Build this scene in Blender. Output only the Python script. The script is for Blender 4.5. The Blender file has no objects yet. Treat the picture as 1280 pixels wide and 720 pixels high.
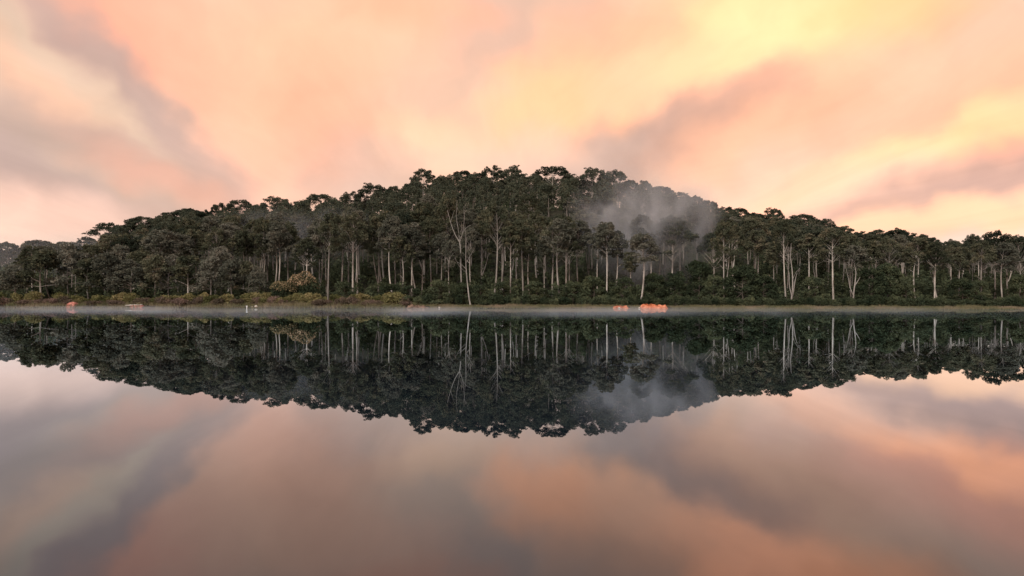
import bpy, math, random
import numpy as np
from mathutils import Vector

SC = bpy.context.scene
COL = SC.collection
R = math.radians

# ------------------------------------------------------------------ camera
F_PX, W_PX, H_PX, HOR = 853.0, 1280.0, 720.0, 370.0     # focal length and horizon line in photo pixels
CAM_H = 3.5
cam_d = bpy.data.cameras.new('camera')
cam_d.sensor_width = 36.0
cam_d.lens = 36.0 * F_PX / W_PX
cam_d.shift_y = (HOR - H_PX / 2) / W_PX
cam_d.clip_start = 0.1
cam_d.clip_end = 6000
cam = bpy.data.objects.new('camera', cam_d)
cam.location = (0, 0, CAM_H)
cam.rotation_euler = (R(90), 0, 0)
COL.objects.link(cam)
SC.camera = cam

SC.view_settings.view_transform = 'Standard'
SC.view_settings.look = 'None'
SC.view_settings.exposure = 0.0
SC.view_settings.gamma = 1.0
SC.view_settings.use_curve_mapping = False
SC.render.engine = 'CYCLES'
SC.cycles.use_denoising = True
SC.cycles.max_bounces = 6
SC.cycles.diffuse_bounces = 3
SC.cycles.glossy_bounces = 3
SC.cycles.transmission_bounces = 3
SC.cycles.volume_bounces = 0
SC.cycles.volume_step_rate = 1.0
SC.cycles.volume_max_steps = 128

# ------------------------------------------------------------------ sky
SUN_EL, SUN_AZ = 32.0, 205.0        # degrees; azimuth clockwise from +Y: low, behind the camera and to the left


def lin(c):
    return tuple(((v / 255) / 12.92 if v / 255 <= .04045 else ((v / 255 + .055) / 1.055) ** 2.4) for v in c)


world = bpy.data.worlds.new('World')
SC.world = world
world.use_nodes = True
NT = world.node_tree
NT.nodes.clear()
N, L = NT.nodes.new, NT.links.new


def wmath(op, a, b=None, c=None):
    n = N('ShaderNodeMath'); n.operation = op
    for i, v in enumerate((a, b, c)):
        if v is None: continue
        if isinstance(v, (int, float)): n.inputs[i].default_value = v
        else: L(v, n.inputs[i])
    return n.outputs[0]


def wmix(fac, a, b, mode='MIX'):
    n = N('ShaderNodeMix'); n.data_type = 'RGBA'; n.blend_type = mode
    for s, v in ((n.inputs['Factor'], fac), (n.inputs['A'], a), (n.inputs['B'], b)):
        if isinstance(v, (int, float)): s.default_value = v
        elif isinstance(v, tuple): s.default_value = (*v[:3], 1)
        else: L(v, s)
    return n.outputs['Result']


def wrange(v, a, b, c=0.0, d=1.0, smooth=True):
    n = N('ShaderNodeMapRange'); n.interpolation_type = 'SMOOTHSTEP' if smooth else 'LINEAR'
    L(v, n.inputs['Value'])
    for i, q in zip(('From Min', 'From Max', 'To Min', 'To Max'), (a, b, c, d)): n.inputs[i].default_value = q
    return n.outputs['Result']


def wnoise(vec, scale, detail=3, rough=.5, dist=0.0):
    n = N('ShaderNodeTexNoise'); n.inputs['Scale'].default_value = scale
    n.inputs['Detail'].default_value = detail; n.inputs['Roughness'].default_value = rough
    n.inputs['Distortion'].default_value = dist
    L(vec, n.inputs['Vector'])
    return n


tc = N('ShaderNodeTexCoord')
sep = N('ShaderNodeSeparateXYZ'); L(tc.outputs['Generated'], sep.inputs[0])
dx, dy, dz = sep.outputs
az = wmath('ARCTAN2', dx, dy)
hyp = wmath('SQRT', wmath('ADD', wmath('MULTIPLY', dx, dx), wmath('MULTIPLY', dy, dy)))
dzp = wmath('MAXIMUM', dz, 0.0)
te = wmath('MINIMUM', wmath('DIVIDE', dzp, wmath('MAXIMUM', hyp, .02)), 4.0)
# cloud sheet seen in perspective, stretched along the wind so that the streaks run to a point on the horizon
inv = wmath('DIVIDE', 1.0, wmath('ADD', dzp, .10))
cmb = N('ShaderNodeCombineXYZ')
L(wmath('MULTIPLY', wmath('MULTIPLY_ADD', dy, .10, dx), inv), cmb.inputs[0])
L(wmath('MULTIPLY', wmath('MULTIPLY', dy, inv), .30), cmb.inputs[1])
sheet = cmb.outputs[0]
n_big = wnoise(sheet, .75, 4, .5, .6)
n_fine = wnoise(sheet, 2.2, 5, .55, .8)
q = N('ShaderNodeCombineXYZ'); L(az, q.inputs[0]); L(te, q.inputs[1])
n_w = wnoise(q.outputs[0], 3.5, 3, .5)
warp = N('ShaderNodeVectorMath'); warp.operation = 'MULTIPLY_ADD'
L(n_w.outputs['Color'], warp.inputs[0]); warp.inputs[1].default_value = (.16, .10, 0); warp.inputs[2].default_value = (-.08, -.05, 0)
qw = N('ShaderNodeVectorMath'); qw.operation = 'ADD'; L(q.outputs[0], qw.inputs[0]); L(warp.outputs[0], qw.inputs[1])
n_w2 = wnoise(q.outputs[0], 14, 3, .5)
warp2 = N('ShaderNodeVectorMath'); warp2.operation = 'MULTIPLY_ADD'
L(n_w2.outputs['Color'], warp2.inputs[0]); warp2.inputs[1].default_value = (.09, .055, 0); warp2.inputs[2].default_value = (-.045, -.0275, 0)
qv = N('ShaderNodeVectorMath'); qv.operation = 'ADD'; L(qw.outputs[0], qv.inputs[0]); L(warp2.outputs[0], qv.inputs[1])
QV = qv.outputs[0]


def hdr(c, k=1.0):
    r, g, b = lin((c[0] + (255 - c[0]) * .10, c[1] + (255 - c[1]) * .16, c[2] + (255 - c[2]) * .16))
    return (r * k, g * (1 + (k - 1) * .10), b)


skytex = N('ShaderNodeTexSky'); skytex.sky_type = 'NISHITA'; skytex.sun_disc = False
skytex.sun_elevation = R(SUN_EL); skytex.sun_rotation = R(SUN_AZ)
clear = wmix(1.0, skytex.outputs[0], (.10, .10, .10), 'MULTIPLY')
low = wmix(wrange(te, .0, .22), hdr((250, 225, 202), 1.1), hdr((248, 206, 172), 1.1))
sky = wmix(wrange(te, .42, 1.5, 0, .5), low, clear)
sky = wmix(wrange(te, .40, 1.2, 0, .88), sky, (.60, .68, .84))

# large soft cloud masses: (photo px, photo py, half width px, half height px, tilt deg, colour, red boost, amount)
CLOUDS = [
    (110, 215, 260, 80, 12, (200, 158, 146), 1.0, .85),
    (330, 140, 220, 150, 0, (250, 198, 160), 1.15, .8),
    (600, 30, 200, 90, 0, (232, 182, 158), 1.0, .8),
    (1110, 90, 260, 100, -15, (253, 208, 172), 1.2, .7),
    (930, 40, 230, 130, -20, (255, 214, 160), 1.6, .9),
    (1010, 5, 190, 60, -5, (255, 208, 138), 2.2, .75),
    (925, 50, 105, 78, -30, (255, 234, 176), 2.5, .9),
    (760, 60, 110, 70, -10, (248, 190, 150), 1.2, .6),
    (690, 130, 100, 66, -12, (255, 214, 156), 1.9, .8),
    (830, 110, 80, 60, 0, (255, 214, 165), 1.6, .5),
    (540, 192, 70, 40, 0, (255, 230, 180), 1.6, .8),
    (440, 212, 130, 45, 8, (222, 182, 166), 1.0, .65),
    (120, 212, 190, 44, 14, (200, 160, 148), .95, .8),
    (310, 215, 80, 60, 20, (254, 222, 192), 1.4, .75),
    (420, 50, 170, 70, -8, (253, 206, 160), 1.5, .6),
    (370, 160, 110, 70, 0, (250, 186, 144), 1.3, .6),
    (500, 5, 130, 35, 0, (250, 184, 140), 1.4, .6),
    (120, 15, 130, 75, 30, (246, 176, 140), 1.3, .85),
    (0, 30, 90, 60, 30, (222, 186, 165), 1.0, .6),
    (80, 120, 190, 55, 34, (228, 204, 172), 1.15, .95),
    (30, 105, 110, 30, 30, (246, 200, 160), 1.3, .6),
    (170, 110, 190, 26, 42, (200, 158, 146), .95, .8),
    (150, 190, 150, 26, 20, (198, 154, 144), .95, .6),
    (215, 226, 100, 26, 18, (242, 178, 146), 1.15, .65),
    (25, 272, 120, 34, 0, (250, 222, 196), 1.3, .8),
    (800, 185, 190, 42, -22, (204, 156, 140), .95, .9),
    (900, 145, 120, 30, -25, (226, 164, 136), 1.0, .7),
    (930, 175, 130, 34, -18, (250, 190, 146), 1.25, .5),
    (1230, 150, 200, 80, -15, (250, 190, 150), 1.7, .75),
    (1110, 200, 230, 22, -20, (255, 222, 162), 2.2, .9),
    (1180, 230, 230, 34, -14, (220, 168, 150), .98, .9),
    (1210, 266, 200, 20, -8, (255, 222, 172), 1.5, .85),
    (1000, 240, 150, 34, -10, (255, 228, 192), 1.5, .75),
    (640, 195, 160, 30, 0, (250, 214, 190), 1.1, .5),
]
for (cx, cy, hw, hh, tilt, col, k, amt) in CLOUDS:
    a = math.atan((cx - 640) / F_PX)
    t = (HOR - cy) / F_PX * math.cos(a)
    mp = N('ShaderNodeMapping'); mp.vector_type = 'TEXTURE'
    L(QV, mp.inputs['Vector'])
    mp.inputs['Location'].default_value = (a, t, 0)
    mp.inputs['Rotation'].default_value = (0, 0, R(-tilt))
    mp.inputs['Scale'].default_value = (1.45 * hw / F_PX, 1.45 * hh / F_PX, 1)
    g = N('ShaderNodeTexGradient'); g.gradient_type = 'SPHERICAL'
    L(mp.outputs[0], g.inputs[0])
    fac = wrange(g.outputs['Fac'], 0.0, .85, 0, amt)
    sky = wmix(fac, sky, hdr(col, k))
streak = wrange(n_big.outputs['Fac'], .45, .70, 0, .18)
sky = wmix(streak, sky, hdr((206, 160, 150), .95))
n_puff = wnoise(QV, 7.0, 4, .5, .4)
fine = wmath('MULTIPLY', wrange(n_fine.outputs['Fac'], .3, .75, .92, 1.07, False), wrange(n_puff.outputs['Fac'], .3, .7, .94, 1.06, False))
vm = N('ShaderNodeVectorMath'); vm.operation = 'SCALE'; L(sky, vm.inputs[0]); L(fine, vm.inputs['Scale'])
bg = N('ShaderNodeBackground'); L(vm.outputs[0], bg.inputs['Color']); bg.inputs['Strength'].default_value = 1.0
wo = N('ShaderNodeOutputWorld'); L(bg.outputs[0], wo.inputs['Surface'])

# ------------------------------------------------------------------ sun
sd = bpy.data.lights.new('sun', 'SUN')
sd.energy = 2.4
sd.angle = R(22)
sd.color = (1.0, .94, .86)
sun = bpy.data.objects.new('sun', sd)
_sa, _se = R(SUN_AZ), R(SUN_EL)
to_sun = Vector((math.sin(_sa) * math.cos(_se), math.cos(_sa) * math.cos(_se), math.sin(_se)))
sun.rotation_euler = (-to_sun).to_track_quat('-Z', 'Y').to_euler()
sun.location = to_sun * 200
COL.objects.link(sun)

# ------------------------------------------------------------------ helpers
rng = np.random.default_rng(7)
random.seed(7)


def fnoise(x, y, s):
    """cheap smooth value variation"""
    return (np.sin(x / s * 1.7 + 1.3) * np.cos(y / s * 1.3 + .7) + .5 * np.sin(x / s * 3.9 + y / s * 2.3 + 2.1)
            + .33 * np.sin(x / s * 8.1 - y / s * 5.7 + .4)) / 1.8


class MB:
    """collects vertices and polygons for ONE mesh"""
    def __init__(self):
        self.v, self.f, self.n = [], [], 0

    def quads(self, pts):                     # (k,4,3)
        pts = np.asarray(pts, float); k = len(pts)
        if not k: return
        self.v.append(pts.reshape(-1, 3))
        self.f.append(np.arange(k * 4).reshape(k, 4) + self.n)
        self.n += k * 4

    def grid_faces(self, verts, faces):
        self.v.append(np.asarray(verts, float)); self.f.append(np.asarray(faces) + self.n); self.n += len(verts)

    def tube(self, pts, radii, sides=6):
        pts = np.asarray(pts, float); m = len(pts)
        tan = np.gradient(pts, axis=0); tan /= np.linalg.norm(tan, axis=1)[:, None] + 1e-9
        ref = np.where(np.abs(tan[:, 2:3]) > .9, np.array([[1., 0, 0]]), np.array([[0., 0, 1.]]))
        a = np.cross(tan, ref); a /= np.linalg.norm(a, axis=1)[:, None] + 1e-9
        b = np.cross(tan, a)
        th = np.linspace(0, 2 * math.pi, sides, endpoint=False)
        rr = np.asarray(radii, float)[:, None, None]
        ring = pts[:, None] + rr * (np.cos(th)[None, :, None] * a[:, None] + np.sin(th)[None, :, None] * b[:, None])
        idx = np.arange(m * sides).reshape(m, sides)
        nx = np.roll(idx, -1, 1)
        f = np.stack([idx[:-1], nx[:-1], nx[1:], idx[1:]], -1).reshape(-1, 4)
        self.grid_faces(ring.reshape(-1, 3), f)

    def leaves(self, c, size, rs, aspect=.5, up=0.0):
        k = len(c)
        if not k: return
        a = rs.normal(size=(k, 3)); a[:, 2] *= .8
        a /= np.linalg.norm(a, axis=1)[:, None]
        b = np.cross(a, rs.normal(size=(k, 3)) + np.array([0, 0, up])); b /= np.linalg.norm(b, axis=1)[:, None] + 1e-9
        s = (size * rs.uniform(.65, 1.35, k))[:, None]
        self.quads(np.stack([c - a * s, c + b * s * aspect, c + a * s, c - b * s * aspect], 1))

    def arrays(self):
        return np.concatenate(self.v), np.concatenate(self.f)

    def mesh(self, name, mat, smooth=False):
        v, f = self.arrays()
        return mesh_from(name, v, f, mat, smooth)


def mesh_from(name, v, f, mat, smooth=False):
    me = bpy.data.meshes.new(name)
    me.vertices.add(len(v)); me.vertices.foreach_set('co', np.ascontiguousarray(v, dtype=np.float32).ravel())
    k = f.shape[1]
    me.loops.add(f.size); me.loops.foreach_set('vertex_index', f.ravel().astype(np.int32))
    me.polygons.add(len(f))
    me.polygons.foreach_set('loop_start', (np.arange(len(f)) * k).astype(np.int32))
    me.polygons.foreach_set('loop_total', np.full(len(f), k, dtype=np.int32))
    if smooth: me.polygons.foreach_set('use_smooth', np.ones(len(f), dtype=bool))
    me.update(calc_edges=True); me.validate()
    me.materials.append(mat)
    return me


def link(name, data, parent=None, loc=(0, 0, 0)):
    o = bpy.data.objects.new(name, data)
    COL.objects.link(o); o.location = loc
    if parent is not None: o.parent = parent
    return o


def tag(o, label=None, cat=None, group=None, kind=None):
    if label: o['label'] = label
    if cat: o['category'] = cat
    if group: o['group'] = group
    if kind: o['kind'] = kind
    return o


# ------------------------------------------------------------------ materials
class Mat:
    def __init__(self, name):
        self.m = bpy.data.materials.new(name); self.m.use_nodes = True
        self.t = self.m.node_tree; self.t.nodes.clear()
        self.out = self.n('ShaderNodeOutputMaterial')

    def n(self, kind, **kw):
        x = self.t.nodes.new(kind)
        for k, v in kw.items(): setattr(x, k, v)
        return x

    def l(self, a, b): self.t.links.new(a, b)

    def noise(self, scale, detail=4, coord='Object', stretch=None, rough=.55):
        tcn = self.n('ShaderNodeTexCoord')
        if coord == 'World':
            g = self.n('ShaderNodeNewGeometry'); v = g.outputs['Position']
        else: v = tcn.outputs[coord]
        if stretch:
            mp = self.n('ShaderNodeMapping'); mp.inputs['Scale'].default_value = stretch; self.l(v, mp.inputs[0]); v = mp.outputs[0]
        nz = self.n('ShaderNodeTexNoise'); nz.inputs['Scale'].default_value = scale
        nz.inputs['Detail'].default_value = detail; nz.inputs['Roughness'].default_value = rough
        self.l(v, nz.inputs['Vector'])
        return nz.outputs['Fac']

    def ramp(self, fac, stops):
        r = self.n('ShaderNodeValToRGB')
        e = r.color_ramp.elements
        while len(e) < len(stops): e.new(.5)
        for el, (p, c) in zip(e, stops): el.position = p; el.color = (*c, 1)
        self.l(fac, r.inputs[0])
        return r.outputs[0]

    def mix(self, fac, a, b, mode='MIX'):
        x = self.n('ShaderNodeMix', data_type='RGBA', blend_type=mode)
        for s, v in ((x.inputs['Factor'], fac), (x.inputs['A'], a), (x.inputs['B'], b)):
            if isinstance(v, (int, float)): s.default_value = v
            elif isinstance(v, tuple): s.default_value = (*v, 1)
            else: self.l(v, s)
        return x.outputs['Result']

    def principled(self, col, rough=.85, spec=.2, bump=None, bump_d=.05):
        p = self.n('ShaderNodeBsdfPrincipled')
        if isinstance(col, tuple): p.inputs['Base Color'].default_value = (*col, 1)
        else: self.l(col, p.inputs['Base Color'])
        p.inputs['Roughness'].default_value = rough
        p.inputs['Specular IOR Level'].default_value = spec
        if bump is not None:
            b = self.n('ShaderNodeBump'); b.inputs['Distance'].default_value = bump_d
            self.l(bump, b.inputs['Height']); self.l(b.outputs[0], p.inputs['Normal'])
        self.l(p.outputs[0], self.out.inputs['Surface'])
        return self.m


def leaf_material(name, dark, mid, tip, scale=.35, trans=.25):
    m = Mat(name)
    oi = m.n('ShaderNodeObjectInfo')
    c = m.ramp(m.noise(scale, 3, 'World'), [(.30, dark), (.52, mid), (.74, tip)])
    hs = m.n('ShaderNodeHueSaturation')
    mr = m.n('ShaderNodeMapRange'); m.l(oi.outputs['Random'], mr.inputs[0]); mr.inputs[3].default_value = .62; mr.inputs[4].default_value = 1.42
    mh = m.n('ShaderNodeMapRange'); m.l(oi.outputs['Random'], mh.inputs[0]); mh.inputs[3].default_value = .525; mh.inputs[4].default_value = .475
    m.l(mr.outputs[0], hs.inputs['Value']); m.l(mh.outputs[0], hs.inputs['Hue']); m.l(c, hs.inputs['Color'])
    d = m.n('ShaderNodeBsdfDiffuse'); m.l(hs.outputs[0], d.inputs[0])
    t = m.n('ShaderNodeBsdfTranslucent'); m.l(hs.outputs[0], t.inputs[0])
    mx = m.n('ShaderNodeMixShader'); mx.inputs[0].default_value = trans
    m.l(d.outputs[0], mx.inputs[1]); m.l(t.outputs[0], mx.inputs[2])
    m.l(mx.outputs[0], m.out.inputs['Surface'])
    return m.m


M_GUM = leaf_material('gum_leaves', (.052, .060, .040), (.098, .102, .066), (.190, .162, .104))
M_CREST = leaf_material('silhouette_crest_leaves', (.032, .042, .032), (.056, .066, .046), (.100, .098, .066))  # silhouette shade of the skyline put into the leaf colour, darker than other gums
M_GREY = leaf_material('grey_green_leaves', (.080, .086, .066), (.124, .124, .096), (.172, .156, .116))
M_GREEN = leaf_material('green_leaves', (.040, .054, .034), (.070, .086, .050), (.112, .122, .066))
M_HEATH = leaf_material('heath_leaves', (.110, .115, .048), (.200, .185, .082), (.300, .250, .120), .5)
M_BRUSH = leaf_material('brown_heath_leaves', (.110, .085, .066), (.170, .125, .095), (.230, .165, .115), .5)
M_FLOWER = leaf_material('yellow_blossom', (.130, .120, .060), (.260, .205, .115), (.420, .330, .200), .9)


def bark_material():
    m = Mat('pale_gum_bark')
    oi = m.n('ShaderNodeObjectInfo')
    c = m.ramp(m.noise(.9, 5, 'Object', (1.6, 1.6, .22)), [(.32, (.13, .105, .085)), (.47, (.34, .30, .265)), (.68, (.52, .475, .43))])
    mr = m.n('ShaderNodeMapRange'); m.l(oi.outputs['Random'], mr.inputs[0]); mr.inputs[3].default_value = .42; mr.inputs[4].default_value = 1.2
    hs = m.n('ShaderNodeHueSaturation'); m.l(c, hs.inputs['Color']); m.l(mr.outputs[0], hs.inputs['Value'])
    return m.principled(hs.outputs[0], .8, .2)


def dark_bark_material():
    m = Mat('brown_bark')
    return m.principled(m.ramp(m.noise(2, 4, 'Object', (1.5, 1.5, .3)), [(.3, (.06, .05, .042)), (.7, (.19, .16, .135))]), .9, .1)


M_BARK, M_DARKBARK = bark_material(), dark_bark_material()


def ground_material():
    m = Mat('forest_floor')
    a = m.ramp(m.noise(.12, 6, 'World'), [(.3, (.022, .024, .016)), (.55, (.045, .042, .028)), (.75, (.075, .062, .040))])
    return m.principled(a, .95, .05, m.noise(1.2, 6, 'World'), .3)


def clay_material():
    m = Mat('orange_clay')
    c = m.ramp(m.noise(1.1, 6, 'Object', (1, 1, .7)), [(.30, (.36, .10, .045)), (.50, (.62, .20, .10)), (.72, (.80, .36, .22))])
    return m.principled(c, .95, .05, m.noise(2.5, 6), .25)


def stone_material(name, a, b):
    m = Mat(name)
    return m.principled(m.ramp(m.noise(3, 5), [(.3, a), (.7, b)]), .85, .2, m.noise(6, 5), .05)


def water_material():
    m = Mat('lake_water')
    body = m.n('ShaderNodeBsdfDiffuse'); body.inputs[0].default_value = (.006, .011, .019, 1)
    gl = m.n('ShaderNodeBsdfGlossy'); gl.inputs['Color'].default_value = (.75, .88, 1, 1); gl.inputs['Roughness'].default_value = .0
    fr = m.n('ShaderNodeFresnel'); fr.inputs['IOR'].default_value = 1.45
    nz = m.noise(.35, 3, 'World', (1, .6, 1)); nz2 = m.noise(.06, 2, 'World')
    ad = m.n('ShaderNodeMath', operation='MULTIPLY'); m.l(nz, ad.inputs[0]); m.l(nz2, ad.inputs[1])
    b = m.n('ShaderNodeBump'); b.inputs['Distance'].default_value = .004; b.inputs['Strength'].default_value = .3
    m.l(ad.outputs[0], b.inputs['Height']); m.l(b.outputs[0], gl.inputs['Normal'])
    mx = m.n('ShaderNodeMixShader'); gain = m.n('ShaderNodeMath', operation='MULTIPLY', use_clamp=True); pw = m.n('ShaderNodeMath', operation='POWER'); m.l(fr.outputs[0], pw.inputs[0]); pw.inputs[1].default_value = 1.15
    m.l(pw.outputs[0], gain.inputs[0]); gain.inputs[1].default_value = 1.7
    m.l(gain.outputs[0], mx.inputs[0]); m.l(body.outputs[0], mx.inputs[1]); m.l(gl.outputs[0], mx.inputs[2])
    m.l(mx.outputs[0], m.out.inputs['Surface'])
    return m.m


# ------------------------------------------------------------------ the lie of the land
SKYLINE = np.array([(-200, 306), (-100, 303), (0, 300), (40, 297), (75, 297), (110, 294), (135, 280), (180, 268), (230, 258), (300, 252),
                    (345, 248), (400, 244), (440, 243), (462, 233), (492, 231), (520, 216), (540, 213), (575, 210), (640, 210), (690, 209),
                    (740, 212), (780, 219), (820, 229), (870, 244), (900, 253), (960, 262), (1000, 266), (1030, 275), (1080, 285),
                    (1130, 286), (1160, 293), (1185, 298), (1215, 293), (1240, 290), (1280, 293), (1400, 300), (1600, 306)], float)


def skyline(px): return np.interp(px, SKYLINE[:, 0], SKYLINE[:, 1])


YC = 430.0


def shore(x):
    return np.interp(x, [-400, -150, 0, 60, 150, 400], [214, 206, 194, 189, 179, 166]) + .9 * fnoise(x, x * .3, 14) + .5 * fnoise(x, 0 * x, 4)


def crest_ground(x):
    px = 640 + F_PX * x / YC
    return np.maximum(CAM_H + YC * (HOR - skyline(px)) / F_PX - 26.0, 9.0)


def ground(x, y):
    x = np.asarray(x, float); y = np.asarray(y, float)
    s = shore(x); d = y - s
    bank = np.interp(d, [-30, -6, 0, 3, 8, 24], [-2.5, -.9, 0, .75, 1.25, 2.1])
    bank = np.where((d > 0) & (d < 24), bank * (1 - np.interp(x, [20, 70], [0, .5]) * np.clip((24 - d) / 14, 0, 1)), bank)
    near = np.interp(y, [-60, -3, .4, 3, 7], [2.6, 2.0, 1.8, 0, -1.2])
    t = np.clip((y - s - 20) / (YC - s - 20), 0, 1)
    past = np.clip((y - YC) / 500, 0, 1)
    hill = np.maximum(crest_ground(x) - 2.1, 0) * (.12 * t + .88 * (t * t * (3 - 2 * t) * .45 + t * .55)) * (1 - .6 * past)
    g = bank + hill + np.where(d > 10, np.clip((d - 10) / 20, 0, 1) * .8 * fnoise(x, y, 30), 0)
    g = np.where(y < 60, np.maximum(near, -2.5), g)
    return g


def gz(x, y): return float(ground(np.array([x]), np.array([y]))[0])


def px_of(x, y): return 640 + F_PX * x / y
def x_at(px, y): return (px - 640) / F_PX * y
def py_of(z, y): return HOR - F_PX * (z - CAM_H) / y


xs = np.unique(np.concatenate([np.linspace(-1600, -420, 40), np.linspace(-420, 420, 211), np.linspace(420, 1600, 40)]))
ys = np.unique(np.concatenate([np.linspace(-300, -10, 16), np.linspace(-10, 10, 21), np.linspace(10, 160, 16), np.linspace(160, 230, 71),
                               np.linspace(230, 460, 60), np.linspace(460, 1800, 30)]))
X, Y = np.meshgrid(xs, ys)
Z = ground(X, Y)
nx_, ny_ = len(xs), len(ys)
ii = np.arange(nx_ * ny_).reshape(ny_, nx_)
gf = np.stack([ii[:-1, :-1], ii[:-1, 1:], ii[1:, 1:], ii[1:, :-1]], -1).reshape(-1, 4)
tag(link('ground', mesh_from('ground', np.stack([X, Y, Z], -1).reshape(-1, 3), gf, ground_material(), True)),
    'forested hill and lake bank of dark leaf litter', kind='structure')

wb = MB()
wb.quads([[(-1600, -20, 0), (1600, -20, 0), (1600, 260, 0), (-1600, 260, 0)]])
tag(link('water', wb.mesh('water', water_material())), 'still lake mirroring the sunset sky and the forest', kind='structure')

# ------------------------------------------------------------------ tree builders
def curve(p0, p1, bend, rs, n=5):
    p0, p1 = np.array(p0, float), np.array(p1, float)
    t = np.linspace(0, 1, n)[:, None]
    mid = (p0 + p1) / 2 + np.array(bend) + rs.normal(size=3) * .06 * np.linalg.norm(p1 - p0) * np.array([1, 1, .5])
    return (1 - t) ** 2 * p0 + 2 * t * (1 - t) * mid + t * t * p1


def clump(mb, c, r, rs, n, size, flat=.65, under=.25):
    """a billow of leaves: dense on the upper shell, thin beneath"""
    d = rs.normal(size=(n, 3)); d /= np.linalg.norm(d, axis=1)[:, None]
    low = d[:, 2] < 0
    d[low, 2] *= np.where(rs.random(low.sum()) < under, 1, -1)
    rad = r * np.where(rs.random(n) < .72, rs.uniform(.82, 1.08, n), rs.uniform(.3, .9, n))
    rad = rad * (1 + .18 * np.sin(d[:, 0] * 5 + c[0]) * np.cos(d[:, 1] * 5 + c[1]))
    p = np.array(c) + d * rad[:, None] * np.array([1, 1, flat])
    mb.leaves(p, size, rs, .5)


def gum(seed, H, bare, rx, depth, n_cl, rc, hollow, leafn, size, mat, trunk_r=.36, lean=0.0, fork=False, low_limbs=1, shell_p=None):
    """tall gum: pale bare trunk, rising limbs, crown of separate billows -> (trunk mesh, crown mesh, crown radius)"""
    rs = np.random.default_rng(seed)
    tr, cr = MB(), MB()
    topz = H * .86
    lx, ly = rs.normal(size=2) * .5 + np.array([lean, 0])
    spine = curve((0, 0, -1.0), (lx, ly, topz), (rs.normal() * .35, rs.normal() * .35, 0), rs, 10)
    tr.tube(spine, np.interp(np.linspace(0, 1, 10), [0, .06, .12, .6, 1], [trunk_r * 1.5, trunk_r * 1.12, trunk_r, trunk_r * .7, trunk_r * .28]), 8)
    def at(z):
        return np.array([np.interp(z, spine[:, 2], spine[:, k]) for k in range(3)])
    if fork:
        zf = H * rs.uniform(.02, .3); p = at(zf)
        e = np.array([rs.choice([-1, 1]) * rx * .6, rs.normal(), H * .72])
        tr.tube(curve(p, e, (e[0] * .25, 0, 0), rs, 8), np.linspace(trunk_r * .8, trunk_r * .22, 8), 7)
    tips = []
    tries = 0
    while len(tips) < n_cl and tries < 4000:
        tries += 1
        r = math.sqrt(rs.random()); th = rs.uniform(0, 2 * math.pi)
        if hollow and r < .35 and rs.random() < .4: continue
        shell = rs.random() < (shell_p or (.85 if hollow else .6))
        ztop = H - rc * .55 - depth * (.62 * r ** 2.0)
        z = ztop - (rs.uniform(0, .08) if shell else rs.uniform(.15, .85)) * depth
        p = np.array([math.cos(th) * r * (rx - rc * .6), math.sin(th) * r * (rx - rc * .6), z])
        p[:2] += at(min(z, topz))[:2]
        if z < bare * H: continue
        if all(np.linalg.norm(p - q) > rc * (1.0 if hollow else .85) for q in tips): tips.append(p)
    for p in tips:
        r = np.linalg.norm(p[:2] - at(min(p[2], topz))[:2])
        z0 = float(np.clip(p[2] - r * rs.uniform(.5, 1.0) - rs.uniform(.3, 1.5), bare * H * .96, topz))
        s = at(z0); n = np.linalg.norm(p - s)
        if n > .5:
            tr.tube(curve(s, p, (0, 0, -.04 * n), rs, 5), np.linspace(.03 + .006 * n, .02, 5), 5)
        c_r = rc * rs.uniform(.8, 1.2)
        clump(cr, p, c_r, rs, int(leafn * (c_r / rc) ** 2), size, rs.uniform(.7, .95), .4)
        for _ in range(2):
            o = rs.normal(size=3) * rc * np.array([.75, .75, .35])
            clump(cr, p + o, rc * .55, rs, int(leafn * .3), size, .7)
    for _ in range(low_limbs):               # short bare or thinly leaved limbs on the stem
        z0 = H * rs.uniform(bare * .55, bare); s = at(z0); th = rs.uniform(0, 2 * math.pi); n = rs.uniform(1.0, 2.6)
        e = s + np.array([math.cos(th) * n, math.sin(th) * n, n * .7])
        tr.tube(curve(s, e, (0, 0, .2), rs, 4), np.linspace(.09, .03, 4), 5)
        if rs.random() < .5: clump(cr, e, rc * .5, rs, int(leafn * .3), size, .7)
    return tr.mesh('trunk', M_BARK, True), cr.mesh('crown', mat), rx, H


def dome_tree(seed, H, rx, base, n_cl, rc, leafn, size, mat, bark, trunk_r=.2, taper=.8):
    """bushy tree whose billows hang low on a short stem"""
    rs = np.random.default_rng(seed)
    tr, cr = MB(), MB()
    spine = curve((0, 0, -.8), (rs.normal() * .3, rs.normal() * .3, H * .85), (rs.normal() * .3, rs.normal() * .3, 0), rs, 7)
    tr.tube(spine, np.linspace(trunk_r * 1.2, .04, 7), 7)
    for _ in range(n_cl):
        h = rs.random() ** .8
        z = H * (base + (1 - base) * h) - rc * .5
        rr = rx * (1 - h ** 2.2 * taper) * math.sqrt(rs.uniform(.25, 1)); th = rs.uniform(0, 2 * math.pi)
        p = np.array([math.cos(th) * rr, math.sin(th) * rr, z])
        z0 = min(max(H * .3, z - rr * .5), H * .8)
        s = np.array([np.interp(z0, spine[:, 2], spine[:, k]) for k in range(3)])
        tr.tube(curve(s, p, (0, 0, 0), rs, 4), np.linspace(.07, .025, 4), 5)
        c_r = rc * rs.uniform(.75, 1.25)
        clump(cr, p, c_r, rs, int(leafn * (c_r / rc) ** 2), size, .75, .4)
    return tr.mesh('trunk', bark, True), cr.mesh('crown', mat), rx, H


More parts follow.
